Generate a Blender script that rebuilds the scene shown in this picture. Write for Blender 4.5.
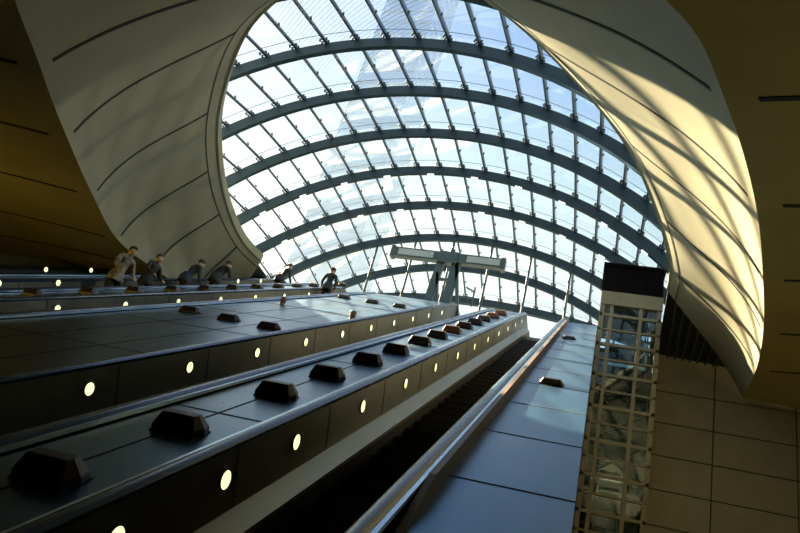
import bpy, bmesh, math, random
from mathutils import Vector, Matrix
for o in list(bpy.data.objects): bpy.data.objects.remove(o)
random.seed(4)
scn = bpy.context.scene
COL = scn.collection
C30, S30 = math.cos(math.radians(30)), 0.5

# ------------------------------------------------------------------ camera
F, PITCH, ROLL, YAW = 681.26, math.radians(27.564), 0.27999, math.radians(18.80)
fwd = Vector((-math.sin(YAW)*math.cos(PITCH), math.cos(YAW)*math.cos(PITCH), math.sin(PITCH)))
rt = Vector((math.cos(YAW), math.sin(YAW), 0)); up = rt.cross(fwd)
xr = rt*math.cos(ROLL)+up*math.sin(ROLL); yu = -rt*math.sin(ROLL)+up*math.cos(ROLL)
cd = bpy.data.cameras.new('camera'); cam = bpy.data.objects.new('camera', cd); COL.objects.link(cam)
M = Matrix((( xr.x, yu.x, -fwd.x, 0), (xr.y, yu.y, -fwd.y, 0), (xr.z, yu.z, -fwd.z, 0), (0, 0, 0, 1)))
cam.matrix_world = M
cd.sensor_width = 36; cd.lens = F/800*36; cd.clip_start = .05; cd.clip_end = 1000
scn.camera = cam

# ------------------------------------------------------------------ exposure, sky, sun
vs = scn.view_settings
vs.view_transform = 'Standard'; vs.look = 'None'; vs.exposure = 0.0; vs.gamma = 1.0; vs.use_curve_mapping = False
w = bpy.data.worlds.new('world'); scn.world = w; w.use_nodes = True
nt = w.node_tree; nt.nodes.clear()
def N(nt, t, **k):
    n = nt.nodes.new(t)
    for a, b in k.items(): setattr(n, a, b)
    return n
tc = N(nt, 'ShaderNodeTexCoord'); sep = N(nt, 'ShaderNodeSeparateXYZ'); nt.links.new(tc.outputs['Generated'], sep.inputs[0])
ramp = N(nt, 'ShaderNodeValToRGB'); cr = ramp.color_ramp
cr.elements[0].position = 0.0; cr.elements[0].color = (.62, .80, .86, 1)
cr.elements[1].position = .95; cr.elements[1].color = (.26, .44, .80, 1)
for p, c_ in ((.50, (.86, 1.0, 1.0, 1)), (.60, (.66, .90, 1.0, 1)), (.72, (.40, .63, 1.0, 1))):
    e_ = cr.elements.new(p); e_.color = c_
nt.links.new(sep.outputs['Z'], ramp.inputs[0])
noi = N(nt, 'ShaderNodeTexNoise'); noi.inputs['Scale'].default_value = 2.6; noi.inputs['Detail'].default_value = 6; noi.inputs['Roughness'].default_value = .55
mp = N(nt, 'ShaderNodeMapping'); mp.inputs['Scale'].default_value = (1.2, 1.2, 2.2); mp.inputs['Location'].default_value = (.3, .1, .2)
nt.links.new(tc.outputs['Generated'], mp.inputs[0]); nt.links.new(mp.outputs[0], noi.inputs[0])
# more cloud towards the left (-X)
ma = N(nt, 'ShaderNodeMath', operation='MULTIPLY_ADD'); ma.inputs[1].default_value = -.34; nt.links.new(sep.outputs['X'], ma.inputs[0]); nt.links.new(noi.outputs[0], ma.inputs[2])
mr = N(nt, 'ShaderNodeMapRange'); mr.inputs['From Min'].default_value = .52; mr.inputs['From Max'].default_value = .86; nt.links.new(ma.outputs[0], mr.inputs[0])
mx = N(nt, 'ShaderNodeMix', data_type='RGBA'); nt.links.new(mr.outputs[0], mx.inputs[0]); nt.links.new(ramp.outputs[0], mx.inputs[6]); mx.inputs[7].default_value = (.84, .93, .97, 1)
bg = N(nt, 'ShaderNodeBackground'); bg.inputs[1].default_value = 1.18; nt.links.new(mx.outputs[2], bg.inputs[0])
ow = N(nt, 'ShaderNodeOutputWorld'); nt.links.new(bg.outputs[0], ow.inputs[0])

def sun(name, az, el, energy, color, angle):
    l = bpy.data.lights.new(name, 'SUN'); l.energy = energy; l.color = color; l.angle = math.radians(angle)
    o = bpy.data.objects.new(name, l); COL.objects.link(o)
    a, e = math.radians(az), math.radians(el)
    d = Vector((math.sin(a)*math.cos(e), math.cos(a)*math.cos(e), math.sin(e)))
    o.rotation_euler = d.to_track_quat('Z', 'Y').to_euler(); o.location = d*60
sun('sun', -67, 39, 72.0, (1.0, .81, .50), .9)
sun('added_sun_left_patches', 68, 36, .9, (1.0, .93, .70), 1.6)     # added weak second sun for the faint reflected-light patches on the left collar
def area(name, loc, target, size, energy, color, sy=None, spread=170):
    l = bpy.data.lights.new(name, 'AREA'); l.spread = math.radians(spread); l.energy = energy; l.color = color; l.size = size
    if sy: l.shape = 'RECTANGLE'; l.size_y = sy
    o = bpy.data.objects.new(name, l); COL.objects.link(o); o.location = loc
    d = Vector(target)-Vector(loc); o.rotation_euler = d.to_track_quat('-Z', 'Y').to_euler()
# assumed unseen warm uplights, for the amber light on vault and tiled wall
area('assumed_uplight_right', (6.6, 4, -2.6), (6.0, 11, 8), 1.6, 42, (1.0, .72, .22))
area('assumed_uplight_left', (-16.8, 3.0, 1.5), (-11.2, 11.0, 6.4), 1.0, 62, (1.0, .70, .12), spread=75)
area('assumed_uplight_shaft', (3.6, 13, -3.0), (4.5, 21, 3), 1.5, 68, (1.0, .80, .36))

area('fill_lift_shaft', (.9, 20.0, 4.6), (.9, 20.2, 8), .5, 10, (1.0, .9, .6))  # added fill to brighten the dim inside of the shaft

# ------------------------------------------------------------------ materials
MATS = {}
def mat(name, col, rough=.5, metal=0.0, nscale=0, namt=.12, bump=0.0, emit=None, estr=0, spec=None, stretch=(1, 1, 1)):
    if name in MATS: return MATS[name]
    m = bpy.data.materials.new(name); m.use_nodes = True; t = m.node_tree; b = t.nodes['Principled BSDF']
    b.inputs['Base Color'].default_value = (*col, 1); b.inputs['Roughness'].default_value = rough; b.inputs['Metallic'].default_value = metal
    if spec is not None: b.inputs['Specular IOR Level'].default_value = spec
    if nscale:
        tc = N(t, 'ShaderNodeTexCoord'); mp = N(t, 'ShaderNodeMapping'); mp.inputs['Scale'].default_value = stretch
        no = N(t, 'ShaderNodeTexNoise'); no.inputs['Scale'].default_value = nscale; no.inputs['Detail'].default_value = 7
        t.links.new(tc.outputs['Object'], mp.inputs[0]); t.links.new(mp.outputs[0], no.inputs[0])
        r = N(t, 'ShaderNodeMapRange'); r.inputs['From Min'].default_value = .3; r.inputs['From Max'].default_value = .7; r.inputs['To Min'].default_value = 1-namt; r.inputs['To Max'].default_value = 1+namt
        t.links.new(no.outputs[0], r.inputs[0])
        mm = N(t, 'ShaderNodeVectorMath', operation='SCALE'); mm.inputs[0].default_value = col; t.links.new(r.outputs[0], mm.inputs['Scale']); t.links.new(mm.outputs[0], b.inputs['Base Color'])
        r2 = N(t, 'ShaderNodeMapRange'); r2.inputs['To Min'].default_value = max(.03, rough-.08); r2.inputs['To Max'].default_value = min(1, rough+.1)
        t.links.new(no.outputs[0], r2.inputs[0]); t.links.new(r2.outputs[0], b.inputs['Roughness'])
        if bump:
            bp = N(t, 'ShaderNodeBump'); bp.inputs['Strength'].default_value = bump; bp.inputs['Distance'].default_value = .02
            t.links.new(no.outputs[0], bp.inputs['Height']); t.links.new(bp.outputs[0], b.inputs['Normal'])
    if emit: b.inputs['Emission Color'].default_value = (*emit, 1); b.inputs['Emission Strength'].default_value = estr
    MATS[name] = m; return m
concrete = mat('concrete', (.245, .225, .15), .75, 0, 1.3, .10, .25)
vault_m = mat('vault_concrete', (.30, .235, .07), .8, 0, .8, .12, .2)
joint = mat('joint', (.012, .012, .010), .9)
hall = mat('hall_concrete', (.16, .14, .10), .85, 0, .7, .15, .2)
floor_m = mat('floor_stone', (.10, .10, .10), .5, 0, 1.5, .15)
steel_deck = mat('deck_steel', (.050, .125, .215), .30, .88, 5, .14, 0, stretch=(1, .3, .3))
steel_panel = mat('panel_steel', (.085, .09, .08), .42, .6, 4, .12, .04)
steel_ledge = mat('ledge_steel', (.27, .23, .13), .38, .9, 3, .12)
steel_trim = mat('trim_steel', (.40, .52, .66), .25, .95)
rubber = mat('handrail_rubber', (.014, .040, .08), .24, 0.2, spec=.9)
black = mat('black_metal', (.012, .011, .010), .5, .2)
step_m = mat('step_metal', (.018, .017, .016), .55, .5)
tread_m = mat('tread_edge', (.10, .09, .085), .5, .4)
bronze = mat('wedge_bronze', (.02, .015, .012), .42, .4, 14, .2)
bronze2 = mat('wedge_reddish', (.11, .045, .022), .42, .4, 14, .2)  # redder, lighter copy of the wedge bronze
rib_m = mat('rib_paint', (.020, .043, .060), .5, .1, 3, .06, spec=.3)
bar_m = mat('glazing_bar_paint', (.03, .05, .065), .4, .3)
shaft_m = mat('shaft_steel', (.24, .21, .13), .5, .4, 6, .12)
cap_m = mat('cap_black', (.006, .005, .006), .9, spec=.05)
cup_m = mat('cup_card', (.24, .13, .09), .6)
plaza_m = mat('plaza_stone', (.24, .24, .22), .6, 0, 3, .08)
sign_m = mat('sign_grey', (.05, .08, .09), .45, .3)
signp_m = mat('sign_panel', (.36, .42, .44), .5)
lamp_m = mat('lamp_glow', (.9, .85, .6), .4, 0, emit=(1.0, .93, .42), estr=1.6)
strip_m = mat('strip_lamp', (.9, .9, .85), .4, 0, emit=(.95, 1.0, .98), estr=1.0)
brace_m = mat('brace_concrete', (.42, .38, .24), .7, 0, 3, .15)
def glass(name, tint, gl, frost=0.0):
    m = bpy.data.materials.new(name); m.use_nodes = True; t = m.node_tree; t.nodes.clear()
    tr = N(t, 'ShaderNodeBsdfTransparent'); tr.inputs[0].default_value = (*tint, 1)
    g = N(t, 'ShaderNodeBsdfGlossy'); g.inputs['Roughness'].default_value = .04; g.inputs[0].default_value = (.9, .95, 1, 1)
    d = N(t, 'ShaderNodeBsdfTranslucent'); d.inputs[0].default_value = (.8, .88, .95, 1)
    fr = N(t, 'ShaderNodeFresnel'); fr.inputs[0].default_value = 1.45
    mu = N(t, 'ShaderNodeMath', operation='MULTIPLY'); mu.inputs[1].default_value = gl; t.links.new(fr.outputs[0], mu.inputs[0])
    m1 = N(t, 'ShaderNodeMixShader'); t.links.new(mu.outputs[0], m1.inputs[0]); t.links.new(tr.outputs[0], m1.inputs[1]); t.links.new(g.outputs[0], m1.inputs[2])
    m2 = N(t, 'ShaderNodeMixShader'); t.links.new(m1.outputs[0], m2.inputs[1]); t.links.new(d.outputs[0], m2.inputs[2])
    if frost:                                            # fine printed dot rows on the roof glass
        tc = N(t, 'ShaderNodeTexCoord'); wv = N(t, 'ShaderNodeTexWave', wave_type='BANDS', bands_direction='DIAGONAL')
        wv.inputs['Scale'].default_value = 3.2; wv.inputs['Distortion'].default_value = .3
        t.links.new(tc.outputs['Object'], wv.inputs[0])
        r = N(t, 'ShaderNodeMapRange'); r.inputs['To Min'].default_value = frost*.3; r.inputs['To Max'].default_value = frost*1.7; t.links.new(wv.outputs['Fac'], r.inputs[0]); t.links.new(r.outputs[0], m2.inputs[0])
    else: m2.inputs[0].default_value = 0
    o = N(t, 'ShaderNodeOutputMaterial'); t.links.new(m2.outputs[0], o.inputs[0])
    return m
roof_glass = glass('roof_glass', (.97, .99, 1.0), .25, .012)
shaft_glass = glass('shaft_glass', (.70, .80, .86), .8)

def tile_material():
    m = bpy.data.materials.new('wall_tiles'); m.use_nodes = True; t = m.node_tree; b = t.nodes['Principled BSDF']
    tc = N(t, 'ShaderNodeTexCoord'); s = N(t, 'ShaderNodeSeparateXYZ'); t.links.new(tc.outputs['Object'], s.inputs[0])
    no = N(t, 'ShaderNodeTexNoise'); no.inputs['Scale'].default_value = 2.0; no.inputs['Detail'].default_value = 8; t.links.new(tc.outputs['Object'], no.inputs[0])
    r = N(t, 'ShaderNodeMapRange'); r.inputs['To Min'].default_value = .75; r.inputs['To Max'].default_value = 1.25; t.links.new(no.outputs[0], r.inputs[0])
    v = N(t, 'ShaderNodeVectorMath', operation='SCALE'); v.inputs[0].default_value = (.27, .25, .16); t.links.new(r.outputs[0], v.inputs['Scale']); t.links.new(v.outputs[0], b.inputs['Base Color'])
    b.inputs['Roughness'].default_value = .6
    return m
tile_m = tile_material()

# ------------------------------------------------------------------ helpers
class MB:
    def __init__(s): s.v = []; s.f = []; s.m = []; s.mi = 0
    def add(s, vs, fs):
        b = len(s.v); s.v += [tuple(p) for p in vs]; s.f += [tuple(b+i for i in f) for f in fs]; s.m += [s.mi]*len(fs)
    def box(s, x0, x1, y0, y1, z0, z1):
        s.hexa([(x0, y0, z0), (x1, y0, z0), (x1, y1, z0), (x0, y1, z0)], [(x0, y0, z1), (x1, y0, z1), (x1, y1, z1), (x0, y1, z1)])
    def hexa(s, a, b): s.add(list(a)+list(b), [(3, 2, 1, 0), (4, 5, 6, 7), (0, 1, 5, 4), (1, 2, 6, 5), (2, 3, 7, 6), (3, 0, 4, 7)])
    def prism(s, poly, off):
        n = len(poly); off = Vector(off); P = [Vector(p) for p in poly]
        s.add(P+[p+off for p in P], [tuple(range(n-1, -1, -1)), tuple(range(n, 2*n))]+[(i, (i+1) % n, n+(i+1) % n, n+i) for i in range(n)])
    def grid(s, G, flip=False):
        nr, nc = len(G), len(G[0]); fs = []
        for i in range(nr-1):
            for j in range(nc-1):
                f = (i*nc+j, i*nc+j+1, (i+1)*nc+j+1, (i+1)*nc+j); fs.append(f[::-1] if flip else f)
        s.add([p for r in G for p in r], fs)
    def beam(s, a, b, wd, hd, upv=(0, 0, 1)):
        a, b = Vector(a), Vector(b); t = (b-a).normalized(); r = t.cross(Vector(upv)); r = r.normalized() if r.length > 1e-4 else Vector((1, 0, 0)); u = r.cross(t)
        q = [r*wd/2*i+u*hd/2*j for i, j in ((-1, -1), (1, -1), (1, 1), (-1, 1))]
        s.hexa([a+k for k in q], [b+k for k in q])
    def tube(s, pts, rad, n=8, cap=True):
        P = [Vector(p) for p in pts]; R = rad if isinstance(rad, (list, tuple)) else [rad]*len(P); rings = []
        t0 = (P[1]-P[0]).normalized(); r = t0.cross(Vector((0, 0, 1)));
        if r.length < 1e-3: r = Vector((1, 0, 0))
        r.normalize()
        for i, p in enumerate(P):
            t = (P[min(i+1, len(P)-1)]-P[max(i-1, 0)]).normalized(); r = (r-t*r.dot(t)).normalized(); u = t.cross(r)
            rings.append([p+(r*math.cos(2*math.pi*k/n)+u*math.sin(2*math.pi*k/n))*R[i] for k in range(n)])
        fs = [(i*n+k, i*n+(k+1) % n, (i+1)*n+(k+1) % n, (i+1)*n+k) for i in range(len(P)-1) for k in range(n)]
        if cap: fs += [tuple(range(n-1, -1, -1)), tuple((len(P)-1)*n+k for k in range(n))]
        s.add([q for g in rings for q in g], fs)
    def sweep(s, prof, path, close=True):
        """prof: (x, offset along path normal); path: (y, z) points"""
        m = len(path); n = len(prof); vs = []
        for i, (y, z) in enumerate(path):
            a, b = path[max(i-1, 0)], path[min(i+1, m-1)]; ty, tz = b[0]-a[0], b[1]-a[1]; L = math.hypot(ty, tz); ny, nz = -tz/L, ty/L
            vs += [(x, y+ny*o, z+nz*o) for x, o in prof]
        k = n if close else n-1
        fs = [(i*n+j, i*n+(j+1) % n, (i+1)*n+(j+1) % n, (i+1)*n+j) for i in range(m-1) for j in range(k)]
        if close: fs += [tuple(range(n-1, -1, -1)), tuple((m-1)*n+j for j in range(n))]
        s.add(vs, fs)
    def build(s, name, mats, parent=None, smooth=False, org=None):
        me = bpy.data.meshes.new(name); o_ = Vector(org) if org else Vector((0, 0, 0))
        me.from_pydata([tuple(Vector(p)-o_) for p in s.v], [], s.f)
        for m in (mats if isinstance(mats, (list, tuple)) else [mats]): me.materials.append(m)
        for p, i in zip(me.polygons, s.m): p.material_index = i; p.use_smooth = smooth
        bm = bmesh.new(); bm.from_mesh(me); bmesh.ops.recalc_face_normals(bm, faces=bm.faces); bm.to_mesh(me); bm.free()
        if smooth: me.set_sharp_from_angle(angle=math.radians(38))
        o = bpy.data.objects.new(name, me); COL.objects.link(o); o.location = o_
        if parent: o.parent = parent; o.location = o_
        return o
def tag(o, label, cat, group=None):
    o['label'] = label; o['category'] = cat
    if group: o['group'] = group
    return o
def struct(o): o['kind'] = 'structure'; return o
def empty(name, loc=(0, 0, 0)):
    o = bpy.data.objects.new(name, None); COL.objects.link(o); o.location = loc; o.empty_display_size = .2; return o
def kids(o, _all=None): return [c for c in bpy.data.objects if c.parent is o]
def copy_tree(o, parent=None):
    c = o.copy(); COL.objects.link(c); c.parent = parent
    if parent: c.matrix_parent_inverse = o.matrix_parent_inverse.copy()
    for ch in kids(o): copy_tree(ch, c)
    return c
def SP(x, s, n): return Vector((x, s*C30-n*S30, s*S30+n*C30))      # slope coordinates
def lerp(a, b, t): return a+(b-a)*t
def ray(x, y):
    dx, dy = x-400, y-266.5; c, s = math.cos(ROLL), math.sin(ROLL)
    return rt*(dx*c+dy*s)+up*(dx*s-dy*c)+fwd*F
def catmull(P, n):
    out = []
    for i in range(len(P)-1):
        p0, p1, p2, p3 = P[max(i-1, 0)], P[i], P[i+1], P[min(i+2, len(P)-1)]
        for k in range(n):
            t = k/n; out.append(.5*((2*p1)+(p2-p0)*t+(2*p0-5*p1+4*p2-p3)*t*t+(3*p1-p0-3*p2+p3)*t**3))
    out.append(P[-1]); return out

H = 1.5
FZ = -3.3
LZ = 9.72                      # upper landing level

# ================================================================== THE HALL
# meridians of the concrete collar: inner (rim of the opening, z = 10) and outer edge (on the sloping vault)
PAIRS = [((-11.53, 19.1), (-12.6, 20.2), (-.80, -.60)), ((-11.73, 17.81), (-12.7, 18.0), (-.80, -.60)), ((-11.41, 15.84), (-12.5, 15.4), (-.80, -.60)), ((-10.67, 13.6), (-11.92, 12.92), (-.80, -.60)),
         ((-9.49, 11.18), (-10.33, 9.98), (-.83, -.56)), ((-7.54, 8.65), (-8.81, 7.44), (-.88, -.47)), ((-5.1, 7.15), (-7.51, 5.40), (-.94, -.35)), ((-4.55, 6.99), (-6.0, 3.3), (-.7, -.7)),
         ((-4.25, 6.98), (-3.9, 2.3), (0, -1)), ((-3.95, 7.03), (-1.4, 2.75), (.6, -.8)), ((-3.8, 7.1), (.22, 4.03), (.85, -.5)), ((-3.5, 7.25), (.94, 5.44), (.98, -.19)),
         ((-1.82, 8.76), (1.74, 7.75), (.97, -.22)), ((-.02, 11.32), (2.47, 10.5), (.93, -.38)), ((1.01, 13.87), (3.20, 13.61), (.91, -.42)), ((1.66, 16.34), (3.83, 16.98), (.88, -.47)), ((1.75, 17.64), (4.36, 20.9), (1, 0))]
def vz(y): return 4.2+.207*y
inn = catmull([Vector((a, b, 10.0)) for (a, b), _, _ in PAIRS], 8)
out = catmull([Vector((a, b, vz(b))) for _, (a, b), _ in PAIRS], 8)
def collar_pt(i, s):
    a, b = inn[i], out[i]; d = (b-a); hd = Vector((d.x, d.y, 0)).normalized(); nrm = (hd*(-d.z)+Vector((0, 0, 1))*Vector((d.x, d.y)).length).normalized()
    p = a+d*s+nrm*(.20*6.75*s*s*(1-s))
    if p.x < -8 and p.y > 14: p.z = max(p.z, (-1.62+.5*p.y)/C30)      # runs down to the deck cladding, not through it
    return p
mb = MB()
NS = 24
mb.grid([[collar_pt(i, s/NS) for s in range(NS+1)] for i in range(len(inn))])
# outer back of the shell, so the rim has thickness
mb.grid([[inn[i]+Vector((0, 0, .16)), inn[i]] for i in range(len(inn))])
mb.mi = 1
def groove(pf, wd, s0, s1, n=20, lift=.012):
    """dark joint along a meridian at fractional index pf"""
    i = int(pf); f = pf-i
    def P(s, off):
        j = min(i+1, len(inn)-1); return collar_pt(i, s).lerp(collar_pt(j, s), f)
    L = []
    for k in range(n+1):
        s = lerp(s0, s1, k/n); p = P(s, 0); q = P(min(1, s+.01), 0)-P(max(0, s-.01), 0)
        i2, i1 = min(i+1, len(inn)-1), max(i-1, 0); tl = (collar_pt(i2, s)-collar_pt(i1, s)).normalized(); nr = tl.cross(q).normalized()
        if nr.z > 0: nr = -nr
        L.append([p-tl*wd/2+nr*.002, p-tl*wd/2+nr*lift, p+tl*wd/2+nr*lift, p+tl*wd/2+nr*.002])
    mb.grid(L)
for k in (1, 2, 3, 4, 5, 6, 7, 9, 11, 12, 13, 14, 15):
    groove(8*k, .07, .09, .965)
# seam that sets off the rim
sm = .085
L = []
for i in range(len(inn)):
    p = collar_pt(i, sm); p2 = collar_pt(i, sm+.012); nr = Vector((0, 0, -.012)); L.append([p+nr*.2, p+nr, p2+nr, p2+nr*.2])
mb.grid(L)
collar = struct(mb.build('ceiling_collar', [concrete, joint], smooth=True))
# the rim: slim fascia standing round the opening
mb = MB()
L = []
for i in range(len(inn)):
    p = inn[i]; o = (out[i]-inn[i]); o.z = 0; o.normalize(); L.append([p+Vector((0, 0, 0)), p-o*.07+Vector((0, 0, .03)), p-o*.07+Vector((0, 0, .30)), p+o*1.4+Vector((0, 0, .30))])
mb.grid(L); struct(mb.build('trim_1', concrete, smooth=True))

# vault: from the collar's outer edge outwards
def vdir(i):
    t = i/8; k = min(int(t), len(PAIRS)-2); f = t-k; A, B = PAIRS[k][2], PAIRS[k+1][2]
    return Vector((lerp(A[0], B[0], f), lerp(A[1], B[1], f))).normalized()
def vault_pt(i, r):
    d = vdir(i); p = out[i]; x, y = p.x+d.x*r, p.y+d.y*r
    return Vector((x, y, vz(y)-.012*r*r-.02*r))
RR = [0, .3, .7, 1.2, 2, 3, 4.5, 6.5, 9, 12]
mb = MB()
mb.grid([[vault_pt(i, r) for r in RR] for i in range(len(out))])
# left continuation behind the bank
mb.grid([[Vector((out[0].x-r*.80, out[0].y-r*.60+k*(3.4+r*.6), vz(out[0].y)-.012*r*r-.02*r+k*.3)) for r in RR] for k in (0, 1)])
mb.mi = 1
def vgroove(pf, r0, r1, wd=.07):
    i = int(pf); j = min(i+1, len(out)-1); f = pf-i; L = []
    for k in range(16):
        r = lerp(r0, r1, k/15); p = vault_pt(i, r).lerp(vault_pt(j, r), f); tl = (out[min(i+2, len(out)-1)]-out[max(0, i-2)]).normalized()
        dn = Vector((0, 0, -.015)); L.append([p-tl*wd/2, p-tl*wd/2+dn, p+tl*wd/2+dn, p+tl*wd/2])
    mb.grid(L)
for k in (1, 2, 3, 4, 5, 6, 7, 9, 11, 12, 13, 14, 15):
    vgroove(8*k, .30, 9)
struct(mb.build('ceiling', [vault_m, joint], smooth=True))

# walls and floors
mb = MB(); mb.box(-24, 14, -14, 21.2, FZ-.3, FZ); struct(mb.build('floor', floor_m))
mb = MB(); mb.box(-24.3, -24, -14, 24, FZ, 12); struct(mb.build('wall_left', hall))
mb = MB(); mb.box(12, 12.3, -14, 24, FZ, 12); struct(mb.build('wall_right', hall))
mb = MB(); mb.box(-24, 12, -14.3, -14, FZ, 12); struct(mb.build('wall_back', hall))
mb = MB(); mb.box(-24, 12, -14, -2.0, 5.6, 5.9); struct(mb.build('ceiling.001', hall))
mb = MB(); mb.box(-24, -15.9, 17, 21.0, FZ, 10.6); struct(mb.build('wall_left.001', hall))
# tiled retaining wall under the landing, joints modelled
mb = MB(); mb.box(.35, 12, 21.03, 21.4, FZ, LZ)
xs = [.35, 1.41, 3.61, 5.81, 8.01, 10.21, 12]; zs = [LZ]+[8.38-1.0*k for k in range(12)]+[FZ]
for a, b in zip(xs, xs[1:]):
    for c_, d_ in zip(zs, zs[1:]):
        mb.hexa([(a+.01, 21.04, d_+.01), (b-.01, 21.04, d_+.01), (b-.01, 21.04, c_-.01), (a+.01, 21.04, c_-.01)], [(a+.02, 21.0, d_+.02), (b-.02, 21.0, d_+.02), (b-.02, 21.0, c_-.02), (a+.02, 21.0, c_-.02)])
mb.m[:6] = [1]*6
struct(mb.build('wall_far', [tile_m, joint]))
# landing slab, plaza beyond
mb = MB(); mb.box(-17, 12, 21.42, 30, LZ-.5, LZ); struct(mb.build('floor_landing', plaza_m))
mb = MB(); mb.box(-150, 150, 30, 300, LZ-.6, LZ-.02); struct(mb.build('floor_plaza', plaza_m))
mb = MB(); mb.box(-16.0, .40, 21.3, 21.42, FZ, LZ-.5); struct(mb.build('wall_far.001', hall))
# low upstand at the far edge of the landing
mb = MB(); mb.box(-16, 6, 27.15, 27.4, LZ, LZ+.5); struct(mb.build('trim_2', concrete))
mb = MB(); mb.box(-16, 8, 29.2, 29.6, LZ, 13.1); struct(mb.build('wall_far.002', mat('pale_render', (.55, .57, .54), .8, 0, 2, .06)))

# added dark sheet standing in for the shaded gap between collar end and landing
p0, p1, p2 = Vector((1.75, 17.66, 9.98)), Vector((4.42, 20.95, 8.52)), Vector((1.9, 21.02, 9.60))
mb = MB(); mb.prism([p0, p1+Vector((-.30, .06, .95)), p2], (0, 0, .08))
gap_sheet = mb.build('shade_gap_panel', black)
tag(gap_sheet, 'dark sheet standing in for the shaded gap beside the lift top, slats for light streaks', 'panel')
sl = MB()  # added bars standing in for light streaks in the gap
for k in range(7):
    t = .12+.11*k; a = p0.lerp(p1+Vector((-.30, .06, .95)), t); b = p2.lerp(p1+Vector((-.30, .06, .95)), t*.9+.03)
    sl.beam(a+Vector((0, 0, -.05)), b+Vector((0, 0, -.05)), .05, .05)
s_ = sl.build('slats', sign_m, gap_sheet)

# ================================================================== CANOPY
KY = [6.64, 9.0, 11.377, 13.745, 16.101, 18.367, 20.634, 22.898, 25.120, 27.3]
KZ = [10.75, 11.85, 12.731, 13.456, 13.972, 14.260, 14.407, 14.411, 14.328, 13.88]
KR = [6.75, 7.75, 8.694, 9.541, 10.212, 10.806, 11.394, 11.506, 10.995, 27.0]
CX = -5.293; J0 = -.298; U = .8
def cp(k, th, dr=0.0): return Vector((CX+(KR[k]+dr)*math.sin(th), KY[k], KZ[k]-KR[k]+(KR[k]+dr)*math.cos(th)))
def thj(k, j): return (j-J0)*U/KR[k]
BASE = [10.1]*7+[LZ]*2
def thmax(k):
    if k == 9: return 10.2/27.0
    return math.acos(max(-1, min(1, (BASE[k]-(KZ[k]-KR[k]))/KR[k])))
canopy = empty('glass_canopy', (CX, 17, LZ))
tag(canopy, 'curved glass canopy on dark blue steel arches over the escalator hall', 'glass roof')
def P(o):                                         # parent keeping place
    o.parent = canopy; o.matrix_parent_inverse = Matrix.Translation(-canopy.location); return o
for k in range(10):
    tm = thmax(k); n = 48; d, wd = (.33, .07) if k < 9 else (.34, .16)
    mb = MB(); L = []
    for i in range(n+1):
        th = lerp(-tm, tm, i/n); dd = d+.19*min(1, abs(th))**2; a, b = cp(k, th, -.0), cp(k, th, -dd); hw = Vector((0, wd/2, 0)); fl = Vector((0, wd/2+.025, 0)); b2 = cp(k, th, -dd+.035)
        L.append([a-hw, b2-hw, b2-fl, b-fl, b+fl, b2+fl, b2+hw, a+hw, a-hw])
    mb.grid(L)
    rib = P(mb.build('arch_rib', rib_m, smooth=True))
    if k in (5, 6):
        for j in range(-11, 12, 2):
            th = thj(k, j-.35)
            if abs(th) > tm-.05: continue
            m2 = MB(); dt = .12/KR[k]; dd = d+.19*min(1, abs(th))**2; a, b = cp(k, th-dt, -dd-.012), cp(k, th+dt, -dd-.012)
            m2.beam(a, b, .08, .035); lf = m2.build('strip_lamp', strip_m)
            lf.parent = rib; lf.matrix_parent_inverse = Matrix.Identity(4)
# glazing bars j, running from arch to arch
JS = range(-20, 21)
for j in JS:
    mb = MB(); bt = mb; okb = False
    for k in range(9):
        t0, t1 = thj(k, j), thj(k+1, j)
        if abs(t0) > thmax(k)+.02 or abs(t1) > thmax(k+1)+.02:
            continue
        a, b = cp(k, t0, .03), cp(k+1, t1, .03); nrm = Vector((math.sin(t0), 0, math.cos(t0)))
        mb.beam(a, b, .055, .09, nrm); okb = True
        tdir = Vector((math.cos(t0), 0, -math.sin(t0)))
        for f, sd in ((.90, -1), (.90, 1), (.955, -1), (.955, 1), (.5, 1), (.07, 1), (.07, -1)):
            c_ = a.lerp(b, f)+tdir*sd*.085-nrm*.02
            bt.tube([c_-nrm*.06, c_+nrm*.02], .026, 6)
        for f in (.90, .955): bt.beam(a.lerp(b, f)-tdir*.1-nrm*.03, a.lerp(b, f)+tdir*.1-nrm*.03, .02, .02)
    if okb:
        g = P(mb.build('glazing_bar', bar_m)); pass
for k in range(9):
    mb = MB(); n = 44; L = []; L2 = []
    for i in range(n+1):
        f = lerp(-1, 1, i/n); a, b = cp(k, f*thmax(k), .05), cp(k+1, f*thmax(k+1), .05); L.append([a, b])
        a2, b2 = cp(k, f*thmax(k), .065), cp(k+1, f*thmax(k+1), .065); L2.append([b2, a2])
    mb.grid([[l[0], l[1], l2[0], l2[1], l[0]] for l, l2 in zip(L, L2)])
    P(mb.build('glass_row' if k else 'opaque_shade_row', roof_glass if k else rib_m, smooth=True))  # first row made opaque to keep sun off the upper right collar
    sb = MB(); pts = [cp(k, lerp(-1, 1, i/n)*thmax(k), .04).lerp(cp(k+1, lerp(-1, 1, i/n)*thmax(k+1), .04), .84) for i in range(n+1)]
    for a, b in zip(pts, pts[1:]): sb.beam(a, b, .010, .010)
    P(sb.build('glass_seal', bar_m))
# unseen near end of canopy, closed opaque down to the slab to block sun
mb = MB(); n = 24
mb.grid([[cp(0, lerp(-1, 1, i/n)*thmax(0), 0), Vector((CX+(cp(0, lerp(-1, 1, i/n)*thmax(0)).x-CX), 4.8, 10.3))] for i in range(n+1)])
P(mb.build('opaque_shade_end', rib_m, smooth=True))
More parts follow.
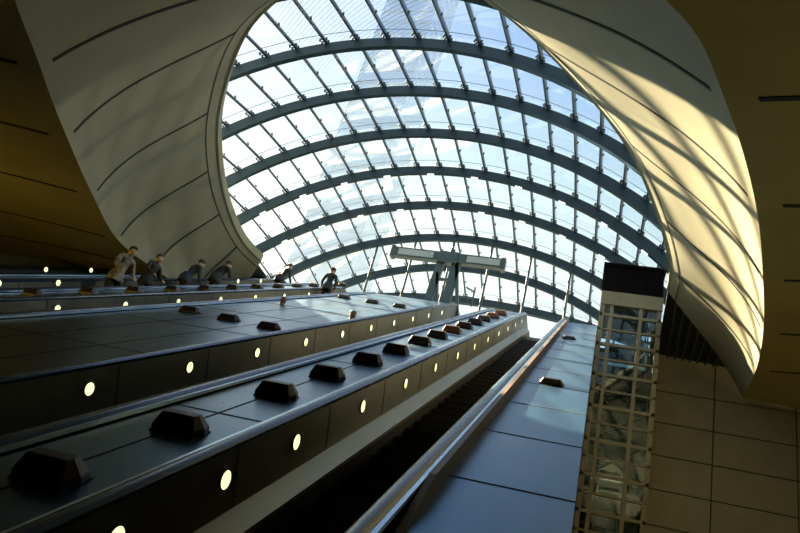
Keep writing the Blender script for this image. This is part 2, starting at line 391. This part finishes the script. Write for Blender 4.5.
# slab of the square around the opening, outside the canopy (keeps daylight out of the hall)
mb = MB()
def outring(i, r):
    p, q = inn[i], out[i]; d = q-p; d.z = 0; d.normalize(); return Vector((p.x+d.x*r, p.y+d.y*r, 10.32))
mb.grid([[outring(i, r) for r in (.5, 1.5, 4, 14)] for i in range(len(inn))])
mb.grid([[Vector((1.75+.5+a, 17.6+b, 10.32)) for a in (0, 3, 14)] for b in (-.5, 4.6)])
mb.grid([[Vector((-11.55-.5-a, 19+b, 10.32)) for a in (0, 3, 14)] for b in (-.5, 4.6)])
struct(mb.build('floor_square', plaza_m))
# slim posts under the arch nearest the landing
for x in (-8.97, -7.42, -5.86, -4.3, -2.74, -1.2):
    c_ = (x-CX)/(KR[7]-.3)
    if abs(c_) > .98: continue
    zt = KZ[7]-KR[7]+(KR[7]-.3)*math.sqrt(1-c_*c_)
    if zt < LZ+.3: continue
    mb = MB(); mb.tube([(x, KY[7], LZ), (x, KY[7], zt+.1)], .05, 10); P(mb.build('facade_post', bar_m, smooth=True))
for x in (-14, -10.5, -7, -3.5, 0, 3):
    zt = KZ[9]-27+math.sqrt(26.7**2-(x-CX)**2)
    mb = MB(); mb.tube([(x, KY[9], LZ), (x, KY[9], zt)], .06, 10); P(mb.build('facade_post', bar_m, smooth=True))
bpy.context.view_layer.update()

# ================================================================== ESCALATORS
SL0, SL1 = -2.0, 24.0
def path(n, ext=1.7, start=1.2):
    """side path of a line parallel to the slope at normal offset n, levelled at both ends"""
    a, b = SP(0, SL0, n), SP(0, SL1, n); pts = [(a.y-start, a.z), (a.y-.35, a.z), (a.y-.1, a.z+.015), (a.y+.15, a.z+.11)]
    for k in range(1, 12): p = a.lerp(b, k/12); pts.append((p.y, p.z))
    pts += [(b.y-.12, b.z-.085), (b.y+.06, b.z-.005), (b.y+.25, b.z+.03), (b.y+ext, b.z+.03)]
    return pts
def side_poly(n, depth, ext=1.7, x=0):
    a, b = SP(0, SL0, n), SP(0, SL1, n); f = LZ-.02 if ext > 0 else LZ
    return [(x, a.y-1.0, a.z), (x, a.y, a.z), (x, b.y, b.z), (x, b.y+ext-.5, b.z), (x, b.y+ext-.5, LZ), (x, b.y+.0, LZ), (x, b.y+.0, LZ-.9), (x, a.y+3.2+depth, FZ), (x, a.y-1.0, FZ)]
XL, XR = -1.60*H, -.77*H
def make_escalator():
    root = empty('escalator', ((XL+XR)/2, 0, 0)); org = tuple(root.location)
    def b(m, name, mats, smooth=False): 
        o = m.build(name, mats, None, smooth); o.parent = root
        o.matrix_parent_inverse = Matrix.Translation(-root.location); return o
    for sd in (-1, 1):
        x = XL if sd < 0 else XR                      # inner face of the balustrade
        s = sd
        # handrail: rounded belt
        m = MB(); prof = [(x+s*.005, -.055), (x-s*.004, -.02), (x+s*.018, .0), (x+s*.055, .012), (x+s*.092, .0), (x+s*.114, -.02), (x+s*.105, -.055)]
        pp = path(-H+.0); e = pp[-1]
        pp2 = pp+[(e[0]+.16, e[1]-.05), (e[0]+.26, e[1]-.18), (e[0]+.26, e[1]-.4)]
        m.sweep(prof, pp2); b(m, 'handrail', rubber, True)
        # guide strip beside belt
        m = MB(); m.sweep([(x+s*.118, -.05), (x+s*.118, -.02), (x+s*.15, -.02), (x+s*.15, -.05)], path(-H)); b(m, 'trim_strip', steel_trim)
        # inner panel with joints
        m = MB(); m.sweep([(x, -.055), (x+s*.03, -.055), (x+s*.03, -.51), (x, -.51)], path(-H, 1.6)); m.mi = 1
        for k in range(16):
            sv = (2.1+1.175*k)*H-2.2
            if sv > SL1-.3: continue
            A = [SP(x-s*.004, sv+q, -H+o) for q, o in ((0, -.07), (.018, -.07), (.018, -.50), (0, -.50))]; m.prism(A, (s*.02, 0, 0))
        b(m, 'balustrade_panel', [steel_panel, joint])
        # sloping inner ledge
        m = MB(); m.sweep([(x, -.51), (x-s*.18, -.60), (x-s*.18, -.64), (x, -.56)], path(-H, 1.5)); b(m, 'inner_ledge', steel_ledge)
        m = MB(); m.sweep([(x-s*.17, -.64), (x-s*.17, -.95), (x-s*.12, -.95), (x-s*.12, -.64)], path(-H, 1.4)); b(m, 'skirt', black)
    # steps
    x0, x1 = XL+.185, XR-.185; n_ = -1.5*H; A = SP(0, SL0, n_)
    m = MB(); m.box(x0, x1, 0, .40, -.03, 0); m.box(x0, x1, 0, .03, -.23, -.03)
    m.mi = 1
    m.box(x0, x1, -.004, .03, -.002, .003)
    me = None
    for k in range(52):
        y = A.y+.35+.4*k; z = A.z+.2+.4*k*math.tan(math.radians(30))
        if me is None: st = m.build('step', [step_m, tread_m]); me = st.data
        else: st = bpy.data.objects.new('step', me); COL.objects.link(st)
        st.location = (y*0, y, z); st.parent = root; st.matrix_parent_inverse = Matrix.Translation(-root.location)
    m = MB(); pl = side_poly(-1.5*H-.35, .6, .6, XL-.04); pl = [(p[0], p[1], min(p[2], LZ) if i > 1 else p[2]) for i, p in enumerate(pl)]
    a, bb = SP(0, SL0, -1.5*H-.3), SP(0, SL1, -1.5*H-.3)
    m.prism([(XL-.04, a.y-1, a.z), (XL-.04, a.y, a.z), (XL-.04, bb.y-.3, bb.z-.17), (XL-.04, bb.y-.3, bb.z-1.2), (XL-.04, a.y+2.6, FZ+.01), (XL-.04, a.y-1, FZ+.01)], (XR-XL+.08, 0, 0)); b(m, 'truss', black)
    m = MB(); m.box(x0, x1, bb.y-.28, bb.y+1.2, LZ-.1, LZ+.015); b(m, 'comb_plate', steel_ledge)
    return root
def lights(root, dx, svals, nn):
    for sv in svals:
        c_ = SP(XL+dx, sv*H, nn*H); e = SP(0, 1, 0)-SP(0, 0, 0); u = SP(0, 0, 1)-SP(0, 0, 0); nseg = 20
        m = MB(); V0 = [c_+(e*math.cos(2*math.pi*k/nseg)+u*math.sin(2*math.pi*k/nseg))*.068+Vector((.012, 0, 0)) for k in range(nseg)]
        m.prism(V0, (-.02, 0, 0))
        o = m.build('balustrade_light', lamp_m); o.parent = root; o.matrix_parent_inverse = Matrix.Translation(-root.matrix_world.translation) 
        m = MB(); L = []
        for k in range(nseg+1):
            d = e*math.cos(2*math.pi*k/nseg)+u*math.sin(2*math.pi*k/nseg); L.append([c_+d*.068+Vector((.0, 0, 0)), c_+d*.068+Vector((.016, 0, 0)), c_+d*.084+Vector((.016, 0, 0)), c_+d*.084])
        m.grid(L); r = m.build('light_bezel', steel_trim); r.parent = o; r.matrix_parent_inverse = Matrix.Identity(4)
esc0 = make_escalator()
OFF = [0, -1.66*H, -4.60*H, -6.24*H, -7.90*H]
LB = ['nearest escalator, its dark empty steps visible below the thick blue-lit handrail', 'second escalator from the right, between narrow wedge-lined deck and the wide steel deck', 'middle escalator just beyond the wide steel deck with the two cups',
      'fourth escalator from the right, with leaning riders on it', 'farthest escalator, along the low pale wall under the vault']
escs = [esc0]+[copy_tree(esc0) for _ in range(4)]
for i, r in enumerate(escs):
    r.location.x = esc0.location.x+OFF[i] if i else esc0.location.x
    tag(r, LB[i], 'escalator', 'bank of escalators')
bpy.context.view_layer.update()
LS = [[1.35, 2.12, 2.88, 3.66]+[4.81+1.15*k for k in range(10)], [1.51+1.18*k for k in range(12)], [.6+1.215*k for k in range(13)], [.98+1.06*k for k in range(14)], [.9+1.12*k for k in range(13)]]
NN = [-1.165, -1.17, -1.145, -1.05, -1.03]
for r, o, ls, nn in zip(escs, OFF, LS, NN):
    lights(r, o, ls, nn)

# ------------------------------------------------------------------ decks between the escalators
def deck(name, xa, xb, n, label, joints=(), longi=(), ext=1.7, s0=SL0, cat='escalator deck'):
    m = MB(); pl = side_poly(n*H, .6, ext); m.prism([(xa*H, p[1], p[2]) for p in pl], ((xb-xa)*H, 0, 0)); m.mi = 1
    for s in joints:
        m.hexa([SP(xa*H, s*H, n*H+.001), SP(xb*H, s*H, n*H+.001), SP(xb*H, s*H+.02, n*H+.001), SP(xa*H, s*H+.02, n*H+.001)], [SP(xa*H, s*H, n*H+.004), SP(xb*H, s*H, n*H+.004), SP(xb*H, s*H+.02, n*H+.004), SP(xa*H, s*H+.02, n*H+.004)])
    for x in longi:
        m.hexa([SP(x*H, SL0, n*H+.001), SP(x*H+.014, SL0, n*H+.001), SP(x*H+.014, SL1, n*H+.001), SP(x*H, SL1, n*H+.001)], [SP(x*H, SL0, n*H+.004), SP(x*H+.014, SL0, n*H+.004), SP(x*H+.014, SL1, n*H+.004), SP(x*H, SL1, n*H+.004)])
    return tag(m.build(name, [steel_deck, joint]), label, cat)
g_ = .105
deck('escalator_deck', -.77+g_-.005, 0.0, -1.10, 'blue-grey sloping steel deck at the right, beside the lift shaft', [-1+1.1*k+.03 for k in range(16)])
deck('escalator_deck.001', -2.43+g_, -1.60-g_, -1.045, 'narrow sloping steel deck carrying one row of closely spaced wedge blocks, nearest the camera', [1.2+2.3*k for k in range(7)], (-2.04,))
deck('escalator_deck.002', -5.37+g_, -3.26-g_, -1.045, 'wide sloping steel deck in mid picture with two cups standing on it', [1.2+1.75*k for k in range(9)], (-3.9, -4.55))
deck('escalator_deck.003', -7.01+g_, -6.20-g_, -1.045, 'narrow sloping deck behind the wide one, its row of wedges in front of the riders', [1+2.3*k for k in range(7)])
deck('escalator_deck.004', -8.67+g_, -7.84-g_, -1.045, 'narrow bare sloping deck between the two farthest escalators', [1+2.3*k for k in range(7)])
deck('escalator_deck.005', -10.30, -9.50-g_, -1.045, 'sloping deck strip along the foot of the low pale wall', [1+2.3*k for k in range(7)])
m = MB(); a, b = SP(0, SL0, -.87*H), SP(0, SL1+1.2, -.87*H)
m.prism([(-10.55*H, a.y, a.z), (-10.55*H, b.y, b.z), (-10.55*H, b.y+4.2, b.z+.0), (-10.55*H, b.y+4.2, LZ), (-10.55*H, b.y, LZ-.5), (-10.55*H, a.y+2, FZ), (-10.55*H, a.y, FZ)], (.24*H, 0, 0))
tag(m.build('parapet_wall', concrete), 'low pale concrete parapet rising along the far left side of the escalators', 'wall')
# raised kerb fin along the right deck
m = MB(); A = [SP(-.665*H, 2.55*H, -1.10*H), SP(-.665*H, 3.1*H, -1.0*H), SP(-.665*H, SL1, -1.0*H), SP(-.665*H, SL1, -1.10*H)]
m.prism(A, (.035*H, 0, 0))
tag(m.build('balustrade_kerb', mat('kerb_bronze', (.09, .055, .03), .5, .2)), 'brown raised kerb fin along the right deck beside the near handrail', 'kerb')

# ------------------------------------------------------------------ wedge blocks
def make_wedge():
    m = MB(); a, b, h = .215, .115, .15; c_, d_ = .135, .055
    base = [(-a, -b*.7, 0), (a, -b*.7, 0), (a, b*.7, 0), (-a, b*.7, 0)]
    # stretched hexagonal block: wide waist, bevelled ends, chamfered top
    bot = [(-a*.86, -b, 0), (a*.86, -b, 0), (a, 0, 0), (a*.86, b, 0), (-a*.86, b, 0), (-a, 0, 0)]
    mid = [(x*1.0, y*1.0, .05) for x, y, z in bot]
    top = [(-c_*1.05, -d_, h), (c_*1.05, -d_, h), (c_*1.12, 0, h), (c_*1.05, d_, h), (-c_*1.05, d_, h), (-c_*1.12, 0, h)]
    n = 6; fs = [tuple(range(5, -1, -1)), tuple(range(12, 18))]
    for r in (0, 6):
        for i in range(6): fs.append((r+i, r+(i+1) % 6, r+6+(i+1) % 6, r+6+i))
    m.add(bot+mid+top, fs); o = m.build('wedge_block', [bronze])
    bv = o.modifiers.new('bevel', 'BEVEL'); bv.width = .008; bv.segments = 2; bv.limit_method = 'ANGLE'
    f = MB(); f.box(-a*.9, a*.9, -b*1.08, b*1.08, 0, .012); fo = f.build('base_flange', black, o)
    return o
w0 = make_wedge(); first = True
def wedge(x, s, n, label, group, sc=(1, 1, 1), redder=False):
    global first
    if first: o = w0; first = False
    else: o = copy_tree(w0)
    p = SP(x*H, s*H, n*H); o.location = p; o.rotation_euler = (math.radians(30), 0, 0); o.scale = sc
    if redder:
        o.data = o.data.copy(); o.data.materials[0] = bronze2
    return tag(o, label, 'wedge block', group)
G2 = 'anti-slide wedges on the nearest narrow deck'
ordn = ['lowest', 'second', 'third', 'fourth', 'fifth', 'sixth', 'seventh', 'eighth', 'ninth', 'tenth', 'eleventh', 'twelfth', 'thirteenth', 'fourteenth']
SV = [2.2, 3.06, 4.14, 5.02, 5.98, 6.88, 7.85, 8.75, 9.66, 10.55, 11.50, 12.4, 13.4, 14.5]
for k, s in enumerate(SV):
    wo = k in (8, 12, 13)
    wedge(-1.985, s, -1.045, ('%s dark wedge block up the nearest narrow deck, counted from the bottom left' % ordn[k]) if not wo else ('%s wedge block up the nearest narrow deck, with a reddish-brown face' % ordn[k]), G2, redder=wo)
G3 = 'scattered wedges on the wide deck'
for (x, s), lb in zip([(-4.88, 7.45), (-4.24, 7.3), (-3.62, 7.15), (-4.98, 13.0), (-4.30, 12.8), (-3.70, 12.7)],
    ['black wedge on the wide deck, leftmost of the nearer trio', 'black wedge on the wide deck, middle of the nearer trio', 'black wedge on the wide deck, rightmost of the nearer trio',
     'black wedge near the top of the wide deck, leftmost of the upper trio', 'black wedge near the top of the wide deck, middle of the upper trio', 'black wedge near the top of the wide deck, rightmost of the upper trio']):
    wedge(x, s, -1.045, lb, G3, (.95, .95, .8))
G4 = 'small wedges on the deck in front of the riders'
for k in range(13):
    wedge(-6.62, 5.78+.94*k, -1.045, '%s small black wedge from the left on the deck in front of the riders' % ordn[k], G4, (.9, .95, .9))
G5 = 'wedges on the right deck'
wedge(-.36, 6.85, -1.10, 'flat black wedge in the middle of the blue right deck', G5, (.85, 1, .62))
wedge(-.43, 11.9, -1.10, 'small flat black wedge near the top of the blue right deck', G5, (.8, 1, .55))

# ------------------------------------------------------------------ paper cups
def cup(x, s, label):
    p = SP(x*H, s*H, -1.045*H); z = -.03
    m = MB(); m.tube([(0, 0, z), (0, 0, .145)], [.045, .062], 16); o = m.build('paper_cup', cup_m, smooth=True)
    m = MB(); m.tube([(0, 0, .145), (0, 0, .152), (0, 0, .168), (0, 0, .175)], [.067, .067, .058, .05], 16); m.build('lid', black if x > -4 else mat('lid_pale', (.3, .2, .17), .5), o, True)
    m = MB(); m.tube([(0, 0, .04), (0, 0, .10)], [.0535, .0605], 16, False); m.build('sleeve', mat('sleeve_card', (.12, .07, .05), .8), o, True)
    o.location = p; o.scale = (1.15, 1.15, 1.15); tag(o, label, 'cup', 'cups left on the wide deck')
cup(-4.88, 10.0, 'brown paper cup standing on the wide deck, the left and paler one')
cup(-3.43, 9.35, 'brown paper cup with dark lid standing near the front edge of the wide deck')

# ================================================================== LIFT SHAFT
sh = empty('lift_shaft', (.95, 20.1, FZ)); tag(sh, 'tall steel-framed glass lift shaft with black top beside the blue deck', 'lift shaft')
def SH(o): o.parent = sh; o.matrix_parent_inverse = Matrix.Translation(-sh.location); return o
YF, YB = 19.2, 20.85; X0, X1 = .03, 1.78
cols = [X0+.06, .36, 1.20, X1-.06]
for y in (YF+.07, YB-.07):
    for k, x in enumerate(cols):
        wd = .13 if k in (0, 3) else .10
        m = MB(); m.box(x-wd/2, x+wd/2, y-.06, y+.06, FZ, 10.2); SH(m.build('corner_post' if k in (0, 3) else 'mid_post', shaft_m))
z = 9.83; k = 0
while z > FZ+.3:
    t = .05 if k % 2 else .085
    m = MB(); m.box(X0, X1, YF, YF+.10, z-t/2, z+t/2); m.box(X0, X1, YB-.1, YB, z-t/2, z+t/2); m.box(X0, X0+.08, YF, YB, z-t/2, z+t/2); m.box(X1-.08, X1, YF, YB, z-t/2, z+t/2)
    SH(m.build('ring_beam', shaft_m)); z -= .485; k += 1
m = MB(); m.box(X0-.02, X1+.02, YF-.03, YB+.03, 10.17, 10.62); SH(m.build('header_band', shaft_m))
m = MB(); m.box(X0+.0, X1+.0, YF-.0, YB, 10.62, 11.62); m.box(X0-.05, X1+.05, YF-.05, YB+.05, 11.55, 11.64)
for q in range(1, 4): m.box(lerp(X0, X1, q/4)-.015, lerp(X0, X1, q/4)+.015, YF-.02, YF, 10.64, 11.55)
SH(m.build('motor_housing', cap_m))
for nm, a in (('glass_pane', (X0+.02, X1-.02, YF+.045, YF+.06)),): 
    m = MB(); m.box(a[0], a[1], a[2], a[3], FZ, 10.17); SH(m.build(nm, shaft_glass))
m = MB(); m.box(X1-.05, X1-.035, YF+.1, YB-.1, FZ, 10.17); SH(m.build('glass_pane', shaft_glass))
# braced pale back of the shaft and its cross braces
m = MB(); m.box(X0+.12, X1-.12, YB-.02, YB+.02, 5.3, 8.4); SH(m.build('back_panel', brace_m))
for zz in (5.35, 6.35, 7.35):
    for a, b in (((X0+.15, zz), (X1-.15, zz+1.0)), ((X1-.15, zz), (X0+.15, zz+1.0))):
        m = MB(); m.beam((a[0], YB-.16, a[1]), (b[0], YB-.16, b[1]), .05, .10, (0, 1, 0)); SH(m.build('cross_brace', black))
# guide rails
for x in (.55, 1.25):
    m = MB(); m.box(x-.03, x+.03, YB-.3, YB-.2, FZ, 10.1); SH(m.build('guide_rail', shaft_m))
# car near the top
car = MB(); car.box(.30, 1.5, YF+.35, YB-.35, 8.35, 8.45); car.box(.30, 1.5, YF+.35, YB-.35, 10.0, 10.1)
for x in (.30, 1.46):
    for y in (YF+.35, YB-.39): car.box(x, x+.04, y, y+.04, 8.45, 10.0)
SH(car.build('lift_car', steel_trim))
m = MB(); m.box(.34, 1.46, YB-.38, YB-.36, 8.45, 10.0); SH(m.build('car_window', shaft_glass))

# ================================================================== SIGN GANTRY
sg = empty('sign_gantry', (-5.5, 22.0, LZ)); tag(sg, 'grey sign gantry with long horizontal board on splayed posts at the escalator head', 'sign')
def SG(o): o.parent = sg; o.matrix_parent_inverse = Matrix.Translation(-sg.location); return o
GY = 21.9
m = MB(); m.box(-7.9, -3.55, GY-.12, GY+.12, 12.48, 12.88); m.box(-7.95, -7.8, GY-.15, GY+.15, 12.44, 12.92); m.box(-3.66, -3.5, GY-.15, GY+.15, 12.42, 12.9); SG(m.build('sign_board', sign_m))
for a, b in ((-7.65, -6.25), (-4.95, -3.7)):
    m = MB(); m.box(a, b, GY-.14, GY-.115, 12.55, 12.81); SG(m.build('sign_panel', signp_m))
m = MB(); m.box(-6.0, -5.3, GY-.17, GY+.1, 12.42, 12.9); m.tube([(-5.6, GY, 12.9), (-5.6, GY, 13.08)], .12, 10); SG(m.build('junction_box', sign_m))
for a, b, wd in (((-6.12, LZ), (-5.92, 12.45), .30), ((-5.42, LZ), (-5.32, 12.45), .34), ((-4.72, LZ), (-5.3, 12.45), .12), ((-5.5, LZ), (-5.95, 12.0), .10)):
    m = MB(); m.beam((a[0], GY, a[1]), (b[0], GY, b[1]), wd, .16, (0, 1, 0)); SG(m.build('post', sign_m))
m = MB(); m.beam((-6.0, GY, 11.75), (-5.3, GY, 11.75), .1, .1); m.beam((-4.95, GY, 11.15), (-4.4, GY, 11.15), .05, .05); m.beam((-4.42, GY, 10.8), (-4.42, GY, 11.6), .05, .05); m.beam((-4.75, GY, 11.55), (-4.42, GY, 11.4), .05, .05); SG(m.build('crossbar', sign_m))

# ================================================================== TOWER outside
tm = mat('tower_glass', (.36, .50, .66), .12, .85, .12, .1)
m = MB(); yb = 110; xe = -.428*yb
m.box(xe-13.5, xe, yb, yb+14, LZ, 175); m.mi = 1
for k in range(40): m.box(xe-13.6, xe+.1, yb-.1, yb+14.1, LZ+4+4.1*k, LZ+4.5+4.1*k)
tag(m.build('office_tower', [tm, mat('tower_band', (.30, .42, .55), .35, .6)]), 'tall pale blue office tower seen through the left half of the glass roof', 'building')

# ================================================================== PEOPLE
skin_m = mat('skin', (.42, .26, .18), .55); hair_m = mat('hair_dark', (.015, .011, .009), .7)
def person(name, foot, height, rz, lean, label, coat, legs, arm='rail', hair=None, twist=0):
    """continuous skinned figure; local +Y is the way it faces; lean in degrees forward"""
    k = height/1.75; L = math.radians(lean)
    def U(x, y, z):                                     # bend everything above the hip forward
        if z > .95: y, z = y*math.cos(L)+(z-.95)*math.sin(L), .95+(z-.95)*math.cos(L)-y*math.sin(L)
        return Vector((x*k, y*k, z*k))
    V, E, R = [], [], []
    def ad(p, r, par=None):
        V.append(p); R.append(r*k); i = len(V)-1
        if par is not None: E.append((par, i))
        return i
    pel = ad(U(0, 0, .95), .135); wa = ad(U(0, .0, 1.12), .125, pel); ch = ad(U(0, .01, 1.30), .155, wa); sh_ = ad(U(0, 0, 1.43), .11, ch)
    nk = ad(U(0, .015, 1.50), .055, sh_); h1 = ad(U(0, .03, 1.58), .075, nk); h2 = ad(U(0, .03, 1.67), .088, h1); ad(U(0, .01, 1.735), .055, h2); ad(U(0, .125, 1.60), .016, h1)
    for s in (-1, 1): ad(U(s*.095, .01, 1.61), .018, h1)
    hands = []
    for s in (-1, 1):
        hp = ad(U(s*.10, 0, .90), .10, pel); kn = ad(U(s*.12, .05 if s > 0 else .12, .50), .065, hp); an = ad(U(s*.12, .0 if s > 0 else .10, .10), .045, kn); ad(U(s*.13, .14 if s > 0 else .24, .035), .04, an)
        so = ad(U(s*.19, 0, 1.41), .07, sh_)
        if arm == 'rail': el = ad(U(s*.27, .12, 1.16), .05, so); hd = ad(U(s*.20, .36, 1.08), .036, el)
        elif arm == 'face' and s > 0: el = ad(U(s*.27, .20, 1.20), .05, so); hd = ad(U(s*.10, .19, 1.44), .036, el)
        else: el = ad(U(s*.26, -.03, 1.14), .05, so); hd = ad(U(s*.25, .08, .90), .036, el)
        d = (V[hd]-V[el]).normalized(); side = d.cross(Vector((0, 0, 1))).normalized() if abs(d.z) < .95 else Vector((0, 1, 0))
        pm = ad(V[hd]+d*.05*k, .034, hd); hands.append((V[hd].copy(), V[pm].copy()))
        for q, ln in ((-.03, .07), (-.01, .085), (.01, .08), (.03, .065)):
            f1 = ad(V[pm]+side*q*k+d*.02*k, .010, pm); f2 = ad(V[pm]+side*q*k*1.1+d*ln*.6*k+Vector((0, 0, -.01)), .009, f1); ad(V[pm]+side*q*k*1.1+d*ln*.85*k+Vector((0, 0, -.035*k)), .008, f2)
        t1 = ad(V[hd]+side*(-s)*.04*k+d*.03*k, .011, hd); ad(V[t1]+side*(-s)*.02*k+d*.03*k, .009, t1)
    me = bpy.data.meshes.new('person'); me.from_pydata([tuple(v) for v in V], E, []); o = bpy.data.objects.new('person', me); COL.objects.link(o)
    sk = o.modifiers.new('skin', 'SKIN'); sk.use_smooth_shade = True
    for i, sv in enumerate(me.skin_vertices[0].data): sv.radius = (R[i], R[i]*(.72 if i in (0, 1, 2) else 1)); sv.use_root = (i == 0)
    ss = o.modifiers.new('sub', 'SUBSURF'); ss.levels = 1; ss.render_levels = 1
    dg = bpy.context.evaluated_depsgraph_get(); ev = o.evaluated_get(dg); nm = bpy.data.meshes.new_from_object(ev)
    o.modifiers.clear(); o.data = nm; nm.materials.clear()
    for m_ in (coat, legs, skin_m, mat('shoe', (.02, .02, .02), .5)): nm.materials.append(m_)
    neck = U(0, .015, 1.49); axis = (U(0, 0, 1.7)-U(0, 0, 1.43)).normalized()
    for p in nm.polygons:
        c = p.center; i = 0
        if c.z < .95*k and (c.xy.length < .34*k): i = 1
        if (c-neck).dot(axis) > 0 and (c-U(0, .02, 1.62)).length < .17*k: i = 2
        if any((c-(a+(b-a)*1.8)).length < .085*k for a, b in hands) : i = 2
        if c.z < .09*k: i = 3
        p.material_index = i; p.use_smooth = True
    # hair cap
    m = MB(); hc = U(0, .005, 1.665); G = []
    for a in range(9):
        ph = math.pi*.62*a/8; row = []
        for b in range(17):
            th = 2*math.pi*b/16; fr = 1.0 if a < 5 or math.sin(th) < .35 else .86
            lv = Vector((math.sin(ph)*math.cos(th)*.098, math.sin(ph)*math.sin(th)*.112*fr, math.cos(ph)*.105))*k
            if math.sin(th) > .3 and a > 5: lv.z = max(lv.z, .015*k)
            lv = Matrix.Rotation(-L, 3, 'X') @ lv; row.append(hc+lv)
        G.append(row)
    m.grid(G); m.build('hair', hair or hair_m, o, True)
    # jacket hem / collar ring so clothing reads as a separate layer
    m = MB(); m.tube([U(0, 0, 1.455), U(0, .005, 1.50)], [.085*k, .07*k], 14, False); m.build('coat_collar', coat, o, True)
    m = MB(); m.tube([U(0, 0, .80), U(0, 0, .95), U(0, 0, 1.05)], [.195*k, .185*k, .155*k], 14, False); m.build('coat_hem', coat, o, True)
    o.location = foot; o.rotation_euler = (0, 0, rz); tag(o, label, 'person'); return o
def stepz(y, n=-1.5*H): return (n+.5*y)/C30+.02
coatA = mat('coat_cream', (.17, .155, .12), .8, 0, 9, .6); cb = mat('coat_black', (.012, .012, .016), .8); cn = mat('coat_navy', (.018, .024, .045), .8); tr = mat('trousers_dark', (.02, .02, .025), .85)
red = mat('hair_auburn', (.07, .018, .012), .6); cr_ = mat('coat_dark_green', (.012, .02, .018), .8)
R90 = math.radians
def place(px_x, X, Yc, **k): pass
person('p', (-11.30, 12.75, stepz(12.75)), 1.86, R90(-105), 12, 'person in a pale patterned jacket leaning both arms on the handrail, leftmost of the riders', coatA, tr, 'rail')
person('p', (-11.25, 13.75, stepz(13.75)), 1.68, R90(-100), 8, 'person in black with auburn hair, standing directly behind the pale jacket', cb, tr, 'rail', red)
person('p', (-11.35, 15.35, stepz(15.35)), 1.78, R90(-20), 24, 'person in dark navy bending forward, third of the riders from the left', cn, tr, 'rail')
person('p', (-11.35, 16.70, stepz(16.70)), 1.78, R90(-15), 24, 'person in dark green raising a hand to the face, fourth rider from the left', cr_, tr, 'face')
person('p', (-11.25, 20.3, stepz(20.3)), 1.75, R90(-25), 20, 'dark figure bent forward, silhouetted against the lowest panes at the left', cb, tr, 'rail')
person('p', (-9.05, 19.7, stepz(19.7)), 1.70, R90(0), 3, 'dark figure with head and shoulders silhouetted high up, right of the other riders', cb, tr, 'down')
